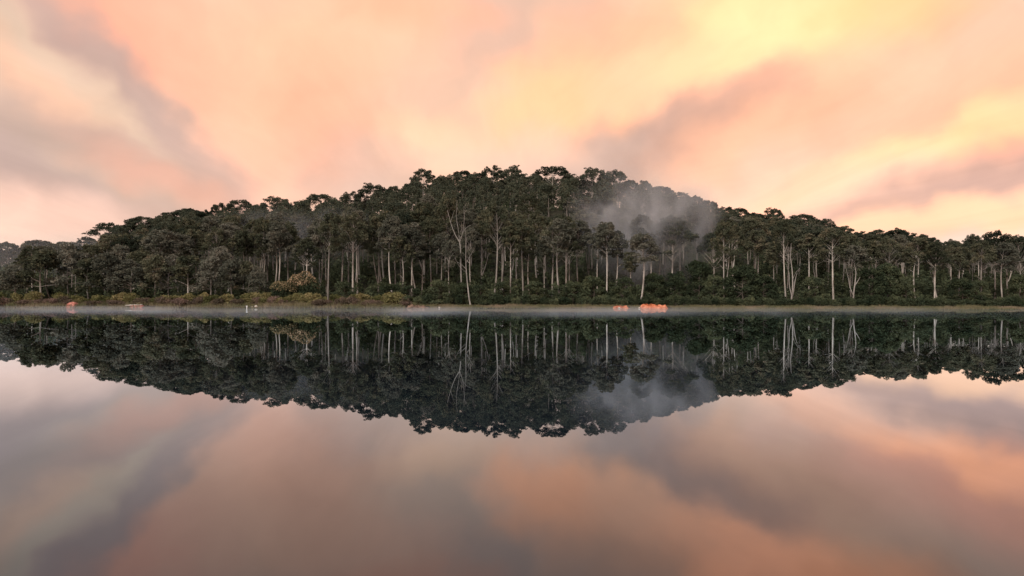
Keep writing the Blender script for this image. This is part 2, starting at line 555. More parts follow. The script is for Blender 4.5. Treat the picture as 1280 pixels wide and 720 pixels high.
def shrub_mesh(seed, r, h, n_cl, leafn, size, mat, mat2=None):
    rs = np.random.default_rng(seed)
    st, fo, bl = MB(), MB(), MB()
    for i in range(n_cl):
        th = rs.uniform(0, 2 * math.pi); rr = r * .72 * math.sqrt(rs.random())
        top = h * (1 - .55 * (rr / r) ** 2) * rs.uniform(.75, 1.05)
        p = np.array([math.cos(th) * rr, math.sin(th) * rr, top * .72])
        st.tube(curve((p[0] * .15, p[1] * .15, -.3), p, (0, 0, 0), rs, 4), np.linspace(.06, .02, 4), 5)
        c_r = max(.35, .38 * r) * rs.uniform(.8, 1.2)
        clump(fo, p, c_r, rs, leafn, size, .8, .6)
        clump(fo, p * [1.05, 1.05, .45], c_r, rs, leafn // 2, size, .8, .6)
        if mat2 is not None and p[2] > .42 * h and rs.random() < .7:
            k = int(leafn * .8); d = rs.normal(size=(k, 3)); d[:, 2] = np.abs(d[:, 2]); d /= np.linalg.norm(d, axis=1)[:, None]
            bl.leaves(p + d * c_r * rs.uniform(1.0, 1.12, k)[:, None] * [1, 1, .8], size * .8, rs, .7)
    out = [('stem', st.mesh('stem', M_DARKBARK, True)), ('foliage', fo.mesh('foliage', mat))]
    if mat2 is not None: out.append(('blossom', bl.mesh('blossom', mat2)))
    return out, r, h


TALL = [gum(100 + i, 26, .53 + .025 * (i % 4), 4.6 + .5 * (i % 3), 9.5 + (i % 3), 28 + i % 5, 1.2, False, 112, .31,
            M_GUM if i % 3 else M_GREY, .27 + .04 * (i % 3), fork=(i % 5 == 4)) for i in range(9)]
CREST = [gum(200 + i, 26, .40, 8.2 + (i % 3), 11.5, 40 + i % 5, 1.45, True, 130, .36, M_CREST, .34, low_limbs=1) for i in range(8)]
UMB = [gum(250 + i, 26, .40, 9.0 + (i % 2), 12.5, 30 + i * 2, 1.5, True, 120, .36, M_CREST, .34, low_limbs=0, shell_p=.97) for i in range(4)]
SLIM = [gum(300 + i, 22, .58, 3.3 + .3 * i, 8.0, 20 + i, 1.05, False, 110, .30, M_GREY if i % 2 else M_GUM, .22) for i in range(4)]
DOME = [dome_tree(400 + i, 13, 4.0 + .4 * (i % 3), .30, 30, 1.25, 150, .30, M_GREY if i % 2 == 0 else M_GUM, M_BARK, .2) for i in range(5)]
BUSHY = [dome_tree(500 + i, 11, 4.8 + .5 * (i % 2), .12, 34, 1.35, 150, .30, M_GREEN, M_DARKBARK, .18, .72) for i in range(4)]

PLACED = []          # (object, px, row, kind word)


def put_tree(proto, x, y, top_z=None, H=None, half_w=None, rot=None, row='', kind='gum', name='gum_tree', sink=0.0):
    tm, cm, rx, h0 = proto
    g = gz(x, y) - sink
    if top_z is not None: H = max(top_z - g, 4.0)
    sz = H / h0
    sxy = sz if half_w is None else half_w / rx
    e = link(name, None, None, (x, y, g))
    e.rotation_euler = (0, 0, random.uniform(0, 6.28) if rot is None else rot)
    e.scale = (sxy, sxy, sz)
    e.empty_display_size = 1.0
    link('trunk', tm, e); link('crown', cm, e)
    PLACED.append((e, px_of(x, y), y, row, kind))
    return e


# crest crowns that make the skyline: (px, top py, half width px)
CREST_SPOTS = [(8, 300, 18), (48, 296, 22), (82, 297, 15), (108, 293, 14), (136, 279, 22), (160, 275, 14), (180, 267, 22), (208, 263, 14), (232, 258, 24), (254, 259, 13),
               (274, 255, 12), (300, 250, 19), (324, 252, 14), (346, 247, 22), (374, 249, 15), (400, 243, 22), (422, 246, 14), (438, 241, 17),
               (466, 231, 20), (494, 230, 13), (512, 224, 10), (530, 212, 18), (554, 218, 16), (577, 209, 16), (598, 214, 15), (616, 209, 18),
               (641, 209, 17), (664, 217, 15), (690, 208, 25), (716, 219, 13), (741, 211, 19), (768, 213, 17), (788, 222, 13), (803, 223, 12), (826, 229, 18),
               (850, 237, 15), (869, 242, 13), (887, 247, 14), (907, 254, 14), (926, 257, 15), (946, 262, 13), (966, 261, 15), (1000, 265, 24),
               (1033, 274, 12), (1056, 280, 17), (1082, 286, 16), (1100, 284, 15), (1121, 283, 19), (1146, 288, 17), (1166, 294, 14),
               (1190, 297, 16), (1216, 292, 12), (1244, 288, 22), (1274, 291, 18)]
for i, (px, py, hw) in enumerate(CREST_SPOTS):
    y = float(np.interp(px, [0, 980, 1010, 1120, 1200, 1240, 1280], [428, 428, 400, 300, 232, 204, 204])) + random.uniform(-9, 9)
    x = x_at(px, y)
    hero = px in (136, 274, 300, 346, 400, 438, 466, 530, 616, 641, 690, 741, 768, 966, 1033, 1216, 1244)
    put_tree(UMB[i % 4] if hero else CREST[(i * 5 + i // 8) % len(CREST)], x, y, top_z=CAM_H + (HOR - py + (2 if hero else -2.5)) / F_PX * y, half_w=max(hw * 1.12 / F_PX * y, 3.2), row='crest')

# pale stems one can pick out along the shore: (px, depth, top py, half width px, kind)
STEMS = [(410, 203, 262, 17, 't'), (441, 214, 264, 20, 't'), (447, 222, 258, 18, 't'), (473, 222, 268, 17, 't'), (479, 232, 262, 18, 't'), (493, 214, 268, 17, 't'),
         (500, 212, 292, 15, 's'), (507, 226, 280, 14, 's'), (515, 216, 284, 18, 't'), (522, 228, 278, 16, 's'), (527, 220, 292, 14, 's'),
         (322, 232, 282, 15, 's'), (331, 226, 272, 17, 't'), (339, 224, 280, 16, 's'), (344, 226, 276, 16, 't'), (376, 220, 300, 14, 's'), (384, 214, 296, 17, 't'),
         (551, 222, 290, 14, 's'), (557, 246, 240, 18, 't'), (564, 210, 300, 12, 's'), (577, 232, 262, 16, 't'), (602, 240, 276, 16, 't'), (616, 208, 250, 19, 't'),
         (622, 218, 256, 17, 't'), (637, 206, 282, 14, 's'), (655, 212, 272, 19, 't'), (663, 214, 288, 15, 's'), (680, 208, 300, 12, 's'),
         (689, 212, 274, 18, 't'), (702, 205, 272, 22, 't'), (708, 218, 268, 18, 't'), (747, 222, 284, 15, 's'), (758, 214, 276, 17, 't'), (767, 218, 288, 15, 's'),
         (788, 206, 312, 12, 's'), (800, 201, 290, 19, 't'), (824, 236, 272, 16, 't'), (850, 236, 268, 18, 't'), (876, 238, 262, 18, 't'), (905, 201, 275, 15, 't'),
         (920, 226, 280, 17, 't'), (944, 228, 284, 17, 't'), (967, 210, 300, 14, 's'), (983, 204, 272, 16, 't'), (1010, 212, 292, 16, 's'), (1042, 201, 282, 20, 't'), (1061, 204, 290, 15, 's'),
         (1067, 198, 306, 17, 's'), (1088, 206, 300, 14, 's'), (1108, 204, 294, 17, 't'), (1127, 212, 292, 15, 't'), (1146, 198, 296, 18, 't'), (1168, 194, 302, 16, 't'),
         (1175, 196, 308, 14, 's'), (1200, 196, 306, 14, 's'), (1228, 192, 300, 18, 't'), (1255, 190, 302, 17, 't'), (1265, 193, 308, 14, 's'),
         (33, 236, 318, 16, 's'), (65, 224, 308, 17, 't'), (110, 226, 304, 16, 't'), (196, 240, 288, 18, 't'), (224, 236, 290, 18, 't'), (246, 242, 284, 17, 't'),
         (268, 230, 282, 17, 't'), (286, 236, 276, 18, 't'), (302, 228, 284, 16, 's'), (360, 236, 276, 17, 't'), (396, 230, 272, 17, 't'), (425, 234, 268, 17, 't'), (540, 232, 272, 15, 't'),
         (590, 226, 284, 14, 's'), (646, 232, 262, 16, 't'), (672, 236, 262, 17, 't'), (724, 226, 274, 17, 't'), (736, 240, 266, 18, 't'), (780, 232, 272, 17, 't'), (812, 222, 290, 15, 's')]
for i, (px, y, py, hw, k) in enumerate(STEMS):
    pr = TALL[(i * 4 + 1) % len(TALL)] if k == 't' else SLIM[i % len(SLIM)]
    put_tree(pr, x_at(px, y), y, top_z=CAM_H + (HOR - py) / F_PX * y, half_w=hw / F_PX * y, row='shore',
             kind='pale-stemmed gum' if k == 't' else 'slender gum')

# bushy grey-green trees along the left shore and green ones at the centre and right
DOMES = [(22, 216, 330, 22), (54, 216, 312, 26), (88, 220, 306, 26), (112, 217, 322, 22), (134, 216, 318, 22), (163, 216, 324, 22), (192, 215, 318, 20), (213, 219, 320, 16), (236, 214, 318, 21),
         (263, 213, 322, 19), (291, 213, 323, 19), (309, 215, 326, 16), (322, 212, 334, 14), (176, 226, 312, 20), (276, 224, 310, 18), (150, 228, 306, 20)]
for i, (px, y, py, hw) in enumerate(DOMES):
    put_tree(DOME[i % len(DOME)], x_at(px, y), y, top_z=CAM_H + (HOR - py) / F_PX * y, half_w=hw / F_PX * y, row='shore', kind='bushy grey-green tree', name='bushy_tree')
BUSHES = [(548, 201, 350, 16), (580, 203, 352, 15), (628, 204, 352, 14), (600, 200, 356, 14), (668, 202, 352, 16), (716, 202, 350, 17), (740, 204, 345, 17), (780, 203, 346, 16),
          (818, 203, 342, 18), (844, 204, 338, 18), (872, 206, 326, 20), (892, 202, 344, 16), (930, 200, 332, 26), (955, 198, 342, 18), (1016, 198, 346, 18), (1088, 196, 336, 24), (1110, 198, 330, 22),
          (1132, 196, 342, 16), (1200, 192, 348, 18), (1222, 191, 350, 16), (1276, 189, 344, 18), (512, 204, 356, 15), (485, 206, 354, 16), (430, 208, 352, 15)]
for i, (px, y, py, hw) in enumerate(BUSHES):
    put_tree(BUSHY[i % len(BUSHY)], x_at(px, y), y, top_z=CAM_H + (HOR - py) / F_PX * y, half_w=hw / F_PX * y, row='shore', kind='round green tree', name='understorey_tree')

# trees of the slope between shore and crest
slope_pts = []
taken = [(o.location.x, o.location.y) for o, *_ in PLACED]
tries = 0
while len(slope_pts) < 460 and tries < 40000:
    tries += 1
    y = math.sqrt(random.uniform(222 ** 2, 416 ** 2)); px = random.uniform(-45, 1325)
    if px < 30 and y < 400: continue                     # the open gap at the far left
    x = x_at(px, y)
    if y < shore(np.array([x]))[0] + 22: continue
    dmin = 5.2 if y < 300 else 7.0
    if any((x - a) ** 2 + (y - b) ** 2 < dmin * dmin for a, b in taken): continue
    taken.append((x, y)); slope_pts.append((px, x, y))
slope_pts.sort(key=lambda p: p[2])
STUFF = []
n_ind = 300 - len(PLACED) + len(BUSHES) + len(DOMES)
for i, (px, x, y) in enumerate(slope_pts):
    g = gz(x, y)
    H = random.uniform(19, 27)
    limit = CAM_H + (HOR - (float(skyline(px)) + random.uniform(6, 16))) / F_PX * y - g
    H = min(H, limit)
    if H < 9: continue
    if i < n_ind and -20 < px < 1300:
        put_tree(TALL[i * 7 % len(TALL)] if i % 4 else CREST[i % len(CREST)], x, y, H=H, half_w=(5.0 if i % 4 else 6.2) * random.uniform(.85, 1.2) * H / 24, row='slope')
    else:
        STUFF.append((x, y, g, H))

for i in range(320):                                     # the far side of the crest, showing through the gaps
    px = random.uniform(-40, 1180); y = random.uniform(436, 480); x = x_at(px, y); g = gz(x, y)
    H = CAM_H + (HOR - (float(skyline(px)) + random.uniform(12, 24))) / F_PX * y - g
    if H > 8: STUFF.append((x, y, g, H))

for i in range(150):                                     # deep wood behind the right shore
    px = random.uniform(960, 1330); y = random.uniform(250, 450); x = x_at(px, y); g = gz(x, y)
    H = CAM_H + (HOR - (float(skyline(px)) + random.uniform(8, 40))) / F_PX * y - g
    if H > 6: STUFF.append((x, y, g, H))

# the rest of the forest, too many to tell apart: one mass
def lod(seed):
    rs = np.random.default_rng(seed); mb, tb = MB(), MB()
    tb.tube(curve((0, 0, -1), (0, 0, 20), (0, 0, 0), rs, 3), [.35, .3, .12], 5)
    for k in range(20):
        r = math.sqrt(rs.random()); th = rs.uniform(0, 6.28)
        clump(mb, (4.2 * r * math.cos(th), 4.2 * r * math.sin(th), 25 - 5.5 * r * r - rs.uniform(0, 8) * (k % 3)), 1.7, rs, 60, .5, .9, .5)
    return tb.arrays(), mb.arrays()


LODS = [lod(900 + i) for i in range(5)]
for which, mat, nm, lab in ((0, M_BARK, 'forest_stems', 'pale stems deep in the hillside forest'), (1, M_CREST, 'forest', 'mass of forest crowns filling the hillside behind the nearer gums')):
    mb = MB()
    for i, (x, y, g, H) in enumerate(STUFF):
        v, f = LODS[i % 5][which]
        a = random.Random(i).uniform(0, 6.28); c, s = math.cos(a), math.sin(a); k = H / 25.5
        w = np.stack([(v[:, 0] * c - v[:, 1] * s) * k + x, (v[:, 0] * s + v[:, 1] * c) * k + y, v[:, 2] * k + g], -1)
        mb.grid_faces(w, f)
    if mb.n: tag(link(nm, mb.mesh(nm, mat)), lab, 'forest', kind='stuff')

# undergrowth carpet under the trees
rs = np.random.default_rng(55)
mb = MB()
for i in range(3600):
    y = rs.uniform(200, 300) if i < 2600 else rs.uniform(300, 430)
    px = rs.uniform(-40, 1320); x = x_at(px, y)
    d = y - shore(np.array([x]))[0]
    if d < 7 + rs.uniform(0, 3): continue
    r = rs.uniform(.9, 2.2) * (1 if y < 300 else 1.3)
    tall = rs.random() < .45
    for j in range(3 if tall else 1):
        clump(mb, (x + rs.normal() * .5 * j, y + rs.normal() * .5 * j, gz(x, y) + r * (.35 + 1.0 * j)), r * (1 - .15 * j), rs, 44, .42, .9, .4)
for i in range(520):                                     # thick scrub along the ridge
    px = rs.uniform(-40, 1330); y = rs.uniform(418, 470); x = x_at(px, y); g = gz(x, y)
    for j in range(3):
        if py_of(g + 3.0 * j + 4, y) > float(skyline(px)) + 16:
            clump(mb, (x + rs.normal() * j, y + rs.normal() * j, g + 1.2 + 3.0 * j), 2.6, rs, 50, .55, .9, .5)
tag(link('undergrowth', mb.mesh('undergrowth', M_GREEN)), 'dark leafy undergrowth carpeting the forest floor between the stems', 'undergrowth', kind='stuff')

# ------------------------------------------------------------------ two bare white trees and a forked one
def bare_tree(name, px, y, spec, label, crown=False):
    """spec: list of (polyline px/py/depth offset points, r0, r1) traced as stems and limbs of a real-size tree"""
    x0 = x_at(px, y); g = gz(x0, y)
    e = link(name, None, None, (x0, y, g))
    for j, (nm, pts, r0, r1) in enumerate(spec):
        w = [((a - px) / F_PX * y, dd, (HOR - b) / F_PX * y + CAM_H - g) for a, b, dd in pts]
        w = np.array(w)
        t = np.linspace(0, 1, len(w)); tt = np.linspace(0, 1, max(6, len(w) * 2))
        w = np.stack([np.interp(tt, t, w[:, k]) for k in range(3)], -1)
        b = MB(); b.tube(w, np.linspace(r0, r1, len(w)) * .72, 7)
        link(nm, b.mesh(nm, M_WHITE, True), e)
    tag(e, label, 'tree')
    return e


m = Mat('white_dead_wood')
M_WHITE = m.principled(m.ramp(m.noise(1.2, 4, 'Object', (1.5, 1.5, .3)), [(.3, (.15, .13, .115)), (.6, (.34, .31, .28))]), .8, .2)
M_PALEWOOD = stone_material('bleached_wood', (.45, .40, .35), (.68, .62, .55))
LEAN = bare_tree('leaning_tree', 587, 198,
                 [('trunk', [(588, 382, 0), (586, 370, 0), (584, 352, .3), (582.5, 336, .3), (582, 318, .5), (582.5, 300, .5), (581, 284, .5)], .34, .04),
                  ('branch', [(582.5, 336, .3), (577, 331, .8), (571, 327, 1.2)], .10, .03),
                  ('branch', [(583, 328, .3), (588, 320, -.5), (592, 312, -.8)], .09, .03),
                  ('branch', [(582, 340, .3), (574, 333, -1), (569, 322, -1.4)], .07, .03)],
                 'slim white tree leaning over the water with bare forked branches')
bare_tree('dead_tree', 576, 226,
          [('trunk', [(577, 360, 0), (576, 335, 0), (576, 312, 0), (574, 300, 0)], .36, .26),
           ('limb', [(574, 302, 0), (568, 292, .4), (563, 278, .6), (559, 262, .8)], .22, .06),
           ('limb', [(575, 302, 0), (579, 290, -.3), (580.5, 275, -.4), (580, 258, -.4)], .22, .06),
           ('limb', [(575, 304, 0), (573, 288, .5), (570, 272, .7), (571, 250, 1)], .16, .04),
           ('branch', [(579, 290, -.3), (584, 284, -1), (589, 282, -1.3)], .10, .04),
           ('branch', [(563, 278, .6), (566, 268, .6), (568, 262, .6)], .08, .03),
           ('branch', [(580, 268, -.4), (584, 262, -.8), (586, 254, -1)], .08, .03)],
          'dead white tree with bare upright limbs behind the leaning white tree')
bare_tree('forked_gum', 990, 194,
          [('trunk', [(989, 381, 0), (989.5, 372, 0), (991, 360, 0), (990.5, 340, 0), (988, 322, 0), (989, 304, 0)], .42, .06),
           ('limb', [(989.5, 374, 0), (993, 364, .6), (995, 352, .8), (997, 343, .8), (1001, 337, 1)], .26, .05),
           ('limb', [(990, 372, 0), (987, 356, .4), (987.5, 342, .5), (984.5, 332, .6)], .20, .05),
           ('branch', [(990.5, 350, 0), (994, 340, -.5), (998, 336, -.8)], .10, .04)],
          'white trunk split into three low stems at the right shore')
bare_tree('forked_gum', 1066, 191,
          [('trunk', [(1066.5, 377, 0), (1067, 366, 0), (1069, 352, 0), (1070, 340, 0), (1067.5, 328, 0)], .34, .06),
           ('limb', [(1068.5, 357, 0), (1073, 352, .5), (1077, 346, .8)], .18, .07),
           ('limb', [(1067, 370, 0), (1063, 358, .5), (1061.5, 346, .6), (1059, 336, .6)], .18, .04)],
          'small white forked tree right of the three-stemmed white trunk')

# ------------------------------------------------------------------ shrubs of the bank
SH_HEATH = [shrub_mesh(600 + i, 2.0, 2.0 + .2 * i, 7, 120, .17, M_HEATH) for i in range(4)]
SH_BROWN = [shrub_mesh(620 + i, 2.0, 1.7, 7, 120, .16, M_BRUSH) for i in range(3)]
SH_GREEN = [shrub_mesh(640 + i, 2.3, 2.7, 9, 130, .20, M_GREEN) for i in range(4)]
SH_FLOWER = [shrub_mesh(660 + i, 5.2, 7.0, 20, 210, .26, M_GREEN, M_FLOWER) for i in range(2)]
SHRUBS = []


def put_shrub(proto, px, y, r, h, kind, name='shrub'):
    parts, r0, h0 = proto
    x = x_at(px, y)
    e = link(name, None, None, (x, y, gz(x, y)))
    e.rotation_euler = (0, 0, random.uniform(0, 6.28)); e.scale = (r / r0, r / r0, h / h0)
    for nm, me in parts: link(nm, me, e)
    SHRUBS.append((e, px, kind))
    return e


for (px, y, r, h, nm) in ((352, 207.5, 4.6, 7.4, 'lower'), (381, 210, 5.4, 9.4, 'taller')):
    e = put_shrub(SH_FLOWER[0 if nm == 'lower' else 1], px, y, r, h, 'flower', 'flowering_shrub')
    tag(e, f'{nm} of the two yellow-tipped flowering shrubs on the left bank', 'shrub', 'yellow flowering shrubs')
    SHRUBS.pop()
for px in np.arange(-8, 520, 6.0):
    px = float(px + random.uniform(-3, 3)); sy = shore(np.array([x_at(px, 205)]))[0]
    brown = random.random() < .5
    if brown: put_shrub(random.choice(SH_BROWN), px, sy + random.uniform(2.2, 4), random.uniform(1.6, 3.0), random.uniform(1.3, 2.7), 'brown')
    else: put_shrub(random.choice(SH_HEATH), px, sy + random.uniform(4.5, 8), random.uniform(1.8, 3.6), random.uniform(1.7, 3.7), 'olive')
for px in np.arange(505, 1290, 11):
    px = float(px + random.uniform(-4, 4)); sy = shore(np.array([x_at(px, 190)]))[0]
    put_shrub(random.choice(SH_GREEN), px, sy + random.uniform(4.0, 8), random.uniform(1.6, 2.5), random.uniform(2.0, 3.6), 'green')

# ------------------------------------------------------------------ grass and reeds along the waterline
rs = np.random.default_rng(77)
mb = MB()
cnt = 15000
px = rs.uniform(-30, 1310, cnt)
x = (px - 640) / F_PX * 195
sy = shore(x)
left = px < 520
d = np.where(left, rs.uniform(-.6, 7, cnt), np.where(px > 860, rs.uniform(-.8, 3.0, cnt), rs.uniform(-.2, 3.0, cnt)))
y = sy + d
z = ground(x, y)
in_clay = np.zeros(cnt, bool)
for a_, b_ in ((798, 836), (764, 788), (76, 93), (157, 178), (506, 538)): in_clay |= (px > a_) & (px < b_)
hgt = np.where(left, rs.uniform(.5, 1.25, cnt), np.where(px > 860, rs.uniform(.25, .75, cnt), rs.uniform(.25, .6, cnt))) * (1 + .5 * fnoise(x, y, 6))
for k in range(4):
    th = rs.uniform(0, 6.28, cnt); w = rs.uniform(.03, .07, cnt)
    ox, oy = rs.normal(size=(2, cnt)) * .22
    ln = rs.normal(size=(2, cnt)) * .22 * hgt
    b0 = np.stack([x + ox - np.cos(th) * w, y + oy - np.sin(th) * w, z - .1], -1)
    b1 = np.stack([x + ox + np.cos(th) * w, y + oy + np.sin(th) * w, z - .1], -1)
    t1 = np.stack([x + ox + ln[0] + np.cos(th) * w * .2, y + oy + ln[1], z + hgt], -1)
    t0 = np.stack([x + ox + ln[0] - np.cos(th) * w * .2, y + oy + ln[1], z + hgt], -1)
    mb.quads(np.stack([b0, b1, t1, t0], 1)[~in_clay | (d > 2.2)])
m = Mat('bank_grass')
gmat = m.principled(m.ramp(m.noise(.16, 6, 'World', (1, 1, 3)), [(.30, (.085, .095, .045)), (.48, (.155, .14, .075)), (.62, (.20, .165, .105)), (.74, (.27, .20, .14))]), .9, .1)
tag(link('grass', mb.mesh('grass', gmat)), 'dry olive and straw grass fringing the far waterline', 'grass', kind='stuff')

# ------------------------------------------------------------------ bare clay cuts in the bank
M_CLAY = clay_material()
m = Mat('red_clay'); M_REDCLAY = m.principled(m.ramp(m.noise(1.1, 6), [(.3, (.42, .13, .10)), (.7, (.66, .30, .24))]), .95, .05, m.noise(2.5, 6), .2)
m = Mat('dull_earth'); M_EARTH = m.principled(m.ramp(m.noise(1.1, 6), [(.3, (.13, .085, .06)), (.7, (.27, .18, .13))]), .95, .05, m.noise(2.5, 6), .25)


def clay_bank(px0, px1, h, seed, label, mat=None, jag=1.0):
    """an eroded face of bare earth: lumpy, undercut, ragged along the top"""
    rs = np.random.default_rng(seed)
    pm = (px0 + px1) / 2; y0 = float(shore(np.array([x_at(pm, 192)]))[0]); xm = x_at(pm, y0)
    half = (px1 - px0) / 2 / F_PX * y0
    n, k = max(10, int(half * 5)), 9
    a = np.linspace(-1, 1, n)
    edge = np.clip((1 - np.abs(a)) * rs.uniform(3, 7), 0, 1)
    top = h * edge * (.62 + .20 * np.convolve(rs.normal(size=n + 4), np.ones(5) / 3, 'valid').clip(-1.5, 1.5) * jag + .16 * jag * rs.normal(size=n) + .3 * (1 - jag)).clip(.12, 1.15)
    V = []
    for j in range(k + 3):
        t = min(j / k, 1)
        zz = -.4 + (top + .4) * t
        yy = 0.15 + .55 * t + .22 * rs.normal(size=n) * edge + np.where(j > k, (j - k) * 1.3, 0)
        xx = xm + a * half + .08 * rs.normal(size=n)
        s = shore(xx)
        gg = ground(xx, s + yy)
        zz = zz - (np.where(j > k, (j - k) * .25, 0))
        V.append(np.stack([xx - xm, s - y0 + yy - .5, zz], -1))
    V = np.concatenate(V); idx = np.arange((k + 3) * n).reshape(k + 3, n)
    f = np.stack([idx[:-1, :-1], idx[:-1, 1:], idx[1:, 1:], idx[1:, :-1]], -1).reshape(-1, 4)
    o = link('clay_bank', mesh_from('clay_bank', V, f, mat or M_CLAY), None, (xm, y0, 0))
    tag(o, label, kind='structure')


clay_bank(799, 835, 1.55, 1, 'large bare orange clay face at the waterline right of centre', None, .6)
clay_bank(765, 787, .9, 2, 'low bare orange clay strip left of the large clay face', None, .5)
clay_bank(78, 91, 1.9, 3, 'small red clay cutting at the left waterline', M_REDCLAY, .25)
clay_bank(159, 176, 1.0, 4, 'reddish clay step under the pale log at left', M_REDCLAY, .3)
clay_bank(508, 536, 1.5, 5, 'dull brown earth notch in the bank left of centre', M_EARTH)

# ------------------------------------------------------------------ small things at the water's edge
def px_ground(px, off):
    y = float(shore(np.array([x_at(px, 195)]))[0]) + off
    return x_at(px, y), y


x, y = px_ground(167, .55)
e = link('driftwood_log', None, None, (x, y, .62))
b = MB(); b.tube([(-2.5, 0, .10), (-1.2, .08, .16), (0, .02, .20), (1.4, -.05, .22), (2.6, .04, .30)], [.07, .15, .17, .14, .06], 9)
link('stem', b.mesh('stem', M_PALEWOOD, True), e)
b = MB(); b.tube([(.9, 0, .22), (1.2, -.1, .50), (1.3, -.12, .80)], [.06, .05, .02], 7)
link('branch', b.mesh('branch', M_PALEWOOD, True), e)
tag(e, 'pale bleached log lying along the left waterline', 'log')


def ico(seed, r, sq):
    import bmesh
    bm = bmesh.new(); bmesh.ops.create_icosphere(bm, subdivisions=2, radius=r)
    q = random.Random(seed)
    off = [Vector((q.uniform(-1, 1), q.uniform(-1, 1), q.uniform(-1, 1))).normalized() for _ in range(6)]
    for v in bm.verts:
        n = v.co.normalized(); s = 1
        for o_ in off: s -= .16 * max(0, n.dot(o_)) ** 3
        v.co = Vector((v.co.x * s, v.co.y * s * .8, v.co.z * s * sq))
    me = bpy.data.meshes.new('stone'); bm.to_mesh(me); bm.free()
    return me


M_STONE = stone_material('pale_stone', (.42, .37, .32), (.72, .66, .58))
for i, (px, off, r, lab) in enumerate([(315, 1.2, .42, 'pale stone on the left bank, leftmost of three near the white post'),
                                       (320, 1.3, .50, 'pale stone on the left bank, middle of three near the white post'),
                                       (332, 1.2, .46, 'pale stone on the left bank, rightmost of three near the white post'),
                                       (549, -.3, .34, 'small white stone at the waterline left of the leaning white tree'),
                                       (774, -.6, .34, 'small white stone at the foot of the low clay strip'),
                                       (799, .1, .36, 'small white stone at the left end of the large clay face')]):
    x, y = px_ground(px, off)
    me = ico(i, r, .75); me.materials.append(M_STONE)
    o = link('stone', me, None, (x, y, max(gz(x, y), 0) + r * .4 + (.45 if i < 3 else .05))) if i >= 3 else link('stone', me, None, (x, y, gz(x, y) + r * .3))
    tag(o, lab, 'stone', 'pale stones along the waterline')

# white marker post standing in the shallows
y = 181.0; x = x_at(308.5, y)
e = link('marker_post', None, None, (x, y, 0))
mw = Mat('white_paint'); M_PAINT = mw.principled(mw.ramp(mw.noise(5, 4), [(.3, (.62, .61, .58)), (.6, (.82, .81, .79))]), .6, .3)
b = MB(); b.tube([(0, 0, -2.6), (0, 0, .2), (.02, 0, .62)], [.12, .12, .12], 10); link('post', b.mesh('post', M_PAINT, True), e)
b = MB(); b.tube([(.02, 0, .60), (.02, 0, .66), (.02, 0, .82), (.02, 0, .90), (.02, 0, .93)], [.05, .22, .24, .14, .01], 12); link('cap', b.mesh('cap', M_PAINT, True), e)
tag(e, 'small white marker post standing in the shallows at left', 'post')

# ------------------------------------------------------------------ mist
def mist_mesh(name, sx, sy, sz):
    import bmesh
    bm = bmesh.new(); bmesh.ops.create_cube(bm, size=2)
    for v in bm.verts: v.co = Vector((v.co.x * sx, v.co.y * sy, v.co.z * sz))
    me = bpy.data.meshes.new(name); bm.to_mesh(me); bm.free()
    return me


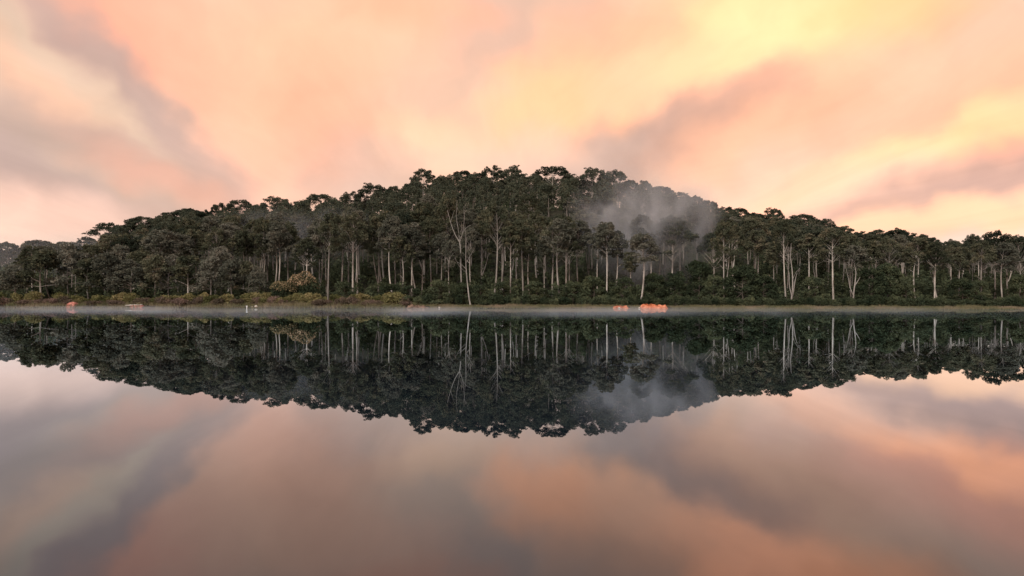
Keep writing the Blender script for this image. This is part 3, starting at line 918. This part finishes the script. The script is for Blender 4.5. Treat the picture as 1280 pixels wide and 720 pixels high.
def mist(name, loc, half, dens, scale, thr, label, stretch=(1, 1, 1), slab=False, seed=0.0, col=(.93, .94, .97)):
    m = Mat(name + '_air')
    tcn = m.n('ShaderNodeTexCoord')
    mp = m.n('ShaderNodeMapping'); m.l(tcn.outputs['Object'], mp.inputs[0])
    mp.inputs['Scale'].default_value = (1 / half[0], 1 / half[1], 1 / half[2])
    mp.inputs['Location'].default_value = (0, 0, 0)
    if slab:
        s = m.n('ShaderNodeSeparateXYZ'); m.l(mp.outputs[0], s.inputs[0])
        def fall(o, a, b_):
            ab = m.n('ShaderNodeMath', operation='ABSOLUTE'); m.l(o, ab.inputs[0])
            r = m.n('ShaderNodeMapRange', interpolation_type='SMOOTHSTEP'); m.l(ab.outputs[0], r.inputs[0])
            r.inputs[1].default_value = a; r.inputs[2].default_value = b_; r.inputs[3].default_value = 1; r.inputs[4].default_value = 0
            return r.outputs[0]
        m0 = m.n('ShaderNodeMath', operation='MULTIPLY'); m.l(fall(s.outputs[0], .35, 1), m0.inputs[0]); m.l(fall(s.outputs[1], .15, 1), m0.inputs[1])
        m1 = m.n('ShaderNodeMath', operation='MULTIPLY'); m.l(m0.outputs[0], m1.inputs[0]); m.l(fall(s.outputs[2], .2, 1), m1.inputs[1])
        shape = m1.outputs[0]
    else:
        g = m.n('ShaderNodeTexGradient', gradient_type='SPHERICAL'); m.l(mp.outputs[0], g.inputs[0])
        r = m.n('ShaderNodeMapRange', interpolation_type='SMOOTHSTEP'); m.l(g.outputs['Fac'], r.inputs[0]); r.inputs[2].default_value = .7
        shape = r.outputs[0]
    mp2 = m.n('ShaderNodeMapping'); m.l(tcn.outputs['Object'], mp2.inputs[0]); mp2.inputs['Scale'].default_value = stretch
    mp2.inputs['Location'].default_value = (seed, seed * .7, seed * .3)
    nz = m.n('ShaderNodeTexNoise'); nz.inputs['Scale'].default_value = scale; nz.inputs['Detail'].default_value = 4; nz.inputs['Distortion'].default_value = .6
    m.l(mp2.outputs[0], nz.inputs['Vector'])
    r2 = m.n('ShaderNodeMapRange', interpolation_type='SMOOTHSTEP'); m.l(nz.outputs['Fac'], r2.inputs[0])
    r2.inputs[1].default_value = thr; r2.inputs[2].default_value = thr + .28
    r2.inputs[3].default_value = .10
    ml = m.n('ShaderNodeMath', operation='MULTIPLY'); m.l(shape, ml.inputs[0]); m.l(r2.outputs[0], ml.inputs[1])
    m2 = m.n('ShaderNodeMath', operation='MULTIPLY'); m.l(ml.outputs[0], m2.inputs[0]); m2.inputs[1].default_value = dens
    v = m.n('ShaderNodeVolumePrincipled'); v.inputs['Color'].default_value = (*col, 1); v.inputs['Anisotropy'].default_value = 0.0
    m.l(m2.outputs[0], v.inputs['Density']); m.l(v.outputs[0], m.out.inputs['Volume'])
    me = mist_mesh(name, *half); me.materials.append(m.m)
    o = link(name, me, None, loc)
    return tag(o, label, 'mist', kind='stuff')


ym = 215.0
mist('mist', (x_at(806, ym + 12), ym + 12, CAM_H + (HOR - 280) / F_PX * (ym + 12)), (29, 20, 26), .10, .075, .43, 'wisp of white mist drifting across the slope right of centre', (1, 1, .8))
mist('mist', (x_at(70, 300), 290, 18), (90, 45, 15), .010, .03, .42, 'thin mist in the wooded gap at the far left', seed=13)
mist('mist', (x_at(375, 260), 262, 26), (44, 18, 15), .012, .04, .36, 'faint mist wisp above the flowering shrubs', seed=31)
mist('mist', (-60, 162, .30), (210, 48, .85), .021, .035, .46, 'low white mist lying on the water along the far shore', (1, 1, .4), slab=True, seed=5)

# ------------------------------------------------------------------ labels for the trees and shrubs
ZONES = [(-100, 70, 'by the misty gap at far left'), (70, 150, 'above the small red clay cutting'), (150, 225, 'above the pale bleached log'),
         (225, 320, 'behind the white marker post'), (320, 405, 'behind the yellow flowering shrubs'), (405, 470, 'just right of the flowering shrubs'),
         (470, 545, 'above the brown earth notch'), (545, 612, 'around the leaning white tree'), (612, 690, 'just right of the leaning white tree'),
         (690, 760, 'under the highest skyline crown'), (760, 840, 'above the large orange clay face'), (840, 930, 'just right of the orange clay'),
         (930, 1030, 'around the three-stemmed white trunk'), (1030, 1110, 'around the small forked white tree'), (1110, 1195, 'well right of the forked trees'),
         (1195, 1400, 'at the right edge')]
ORD = ['leftmost', 'second', 'third', 'fourth', 'fifth', 'sixth', 'seventh', 'eighth', 'ninth', 'tenth', 'eleventh', 'twelfth', 'thirteenth']


def zone(px):
    for a, b, s in ZONES:
        if a <= px < b: return s
    return ZONES[0][2]


buckets = {}
for o, px, y, row, kind in PLACED:
    if row == 'slope': row = 'lower slope' if y < 262 else ('middle slope' if y < 320 else 'upper slope')
    buckets.setdefault((row, kind, zone(px)), []).append((px, o))
for (row, kind, z), lst in buckets.items():
    lst.sort(key=lambda t: t[0])
    for i, (px, o) in enumerate(lst):
        od = ORD[min(i, 12)] + ('' if i == 0 else ' from left')
        if len(lst) == 1: od = 'lone'
        if row == 'crest': lab = f'wide-crowned gum on the skyline {z}, {od}'; grp = 'gums along the skyline'
        elif row == 'shore': lab = f'{kind} in shore row {z}, {od}'; grp = kind + 's in the shore row'
        else: lab = f'dark gum on the {row} {z}, {od}'; grp = 'gums on the ' + row
        tag(o, lab, 'tree', grp)
buckets = {}
for o, px, kind in SHRUBS: buckets.setdefault((kind, zone(px)), []).append((px, o))
for (kind, z), lst in buckets.items():
    lst.sort(key=lambda t: t[0])
    for i, (px, o) in enumerate(lst):
        od = ORD[min(i, 12)] + ('' if i == 0 else ' from left')
        if len(lst) == 1: od = 'lone'
        tag(o, f'{kind} waterside shrub {z.replace("above", "near").replace("under", "below")}, {od}', 'shrub', f'{kind} shrubs on the bank')
print('trees', len(PLACED), 'stuff', len(STUFF), 'shrubs', len(SHRUBS))
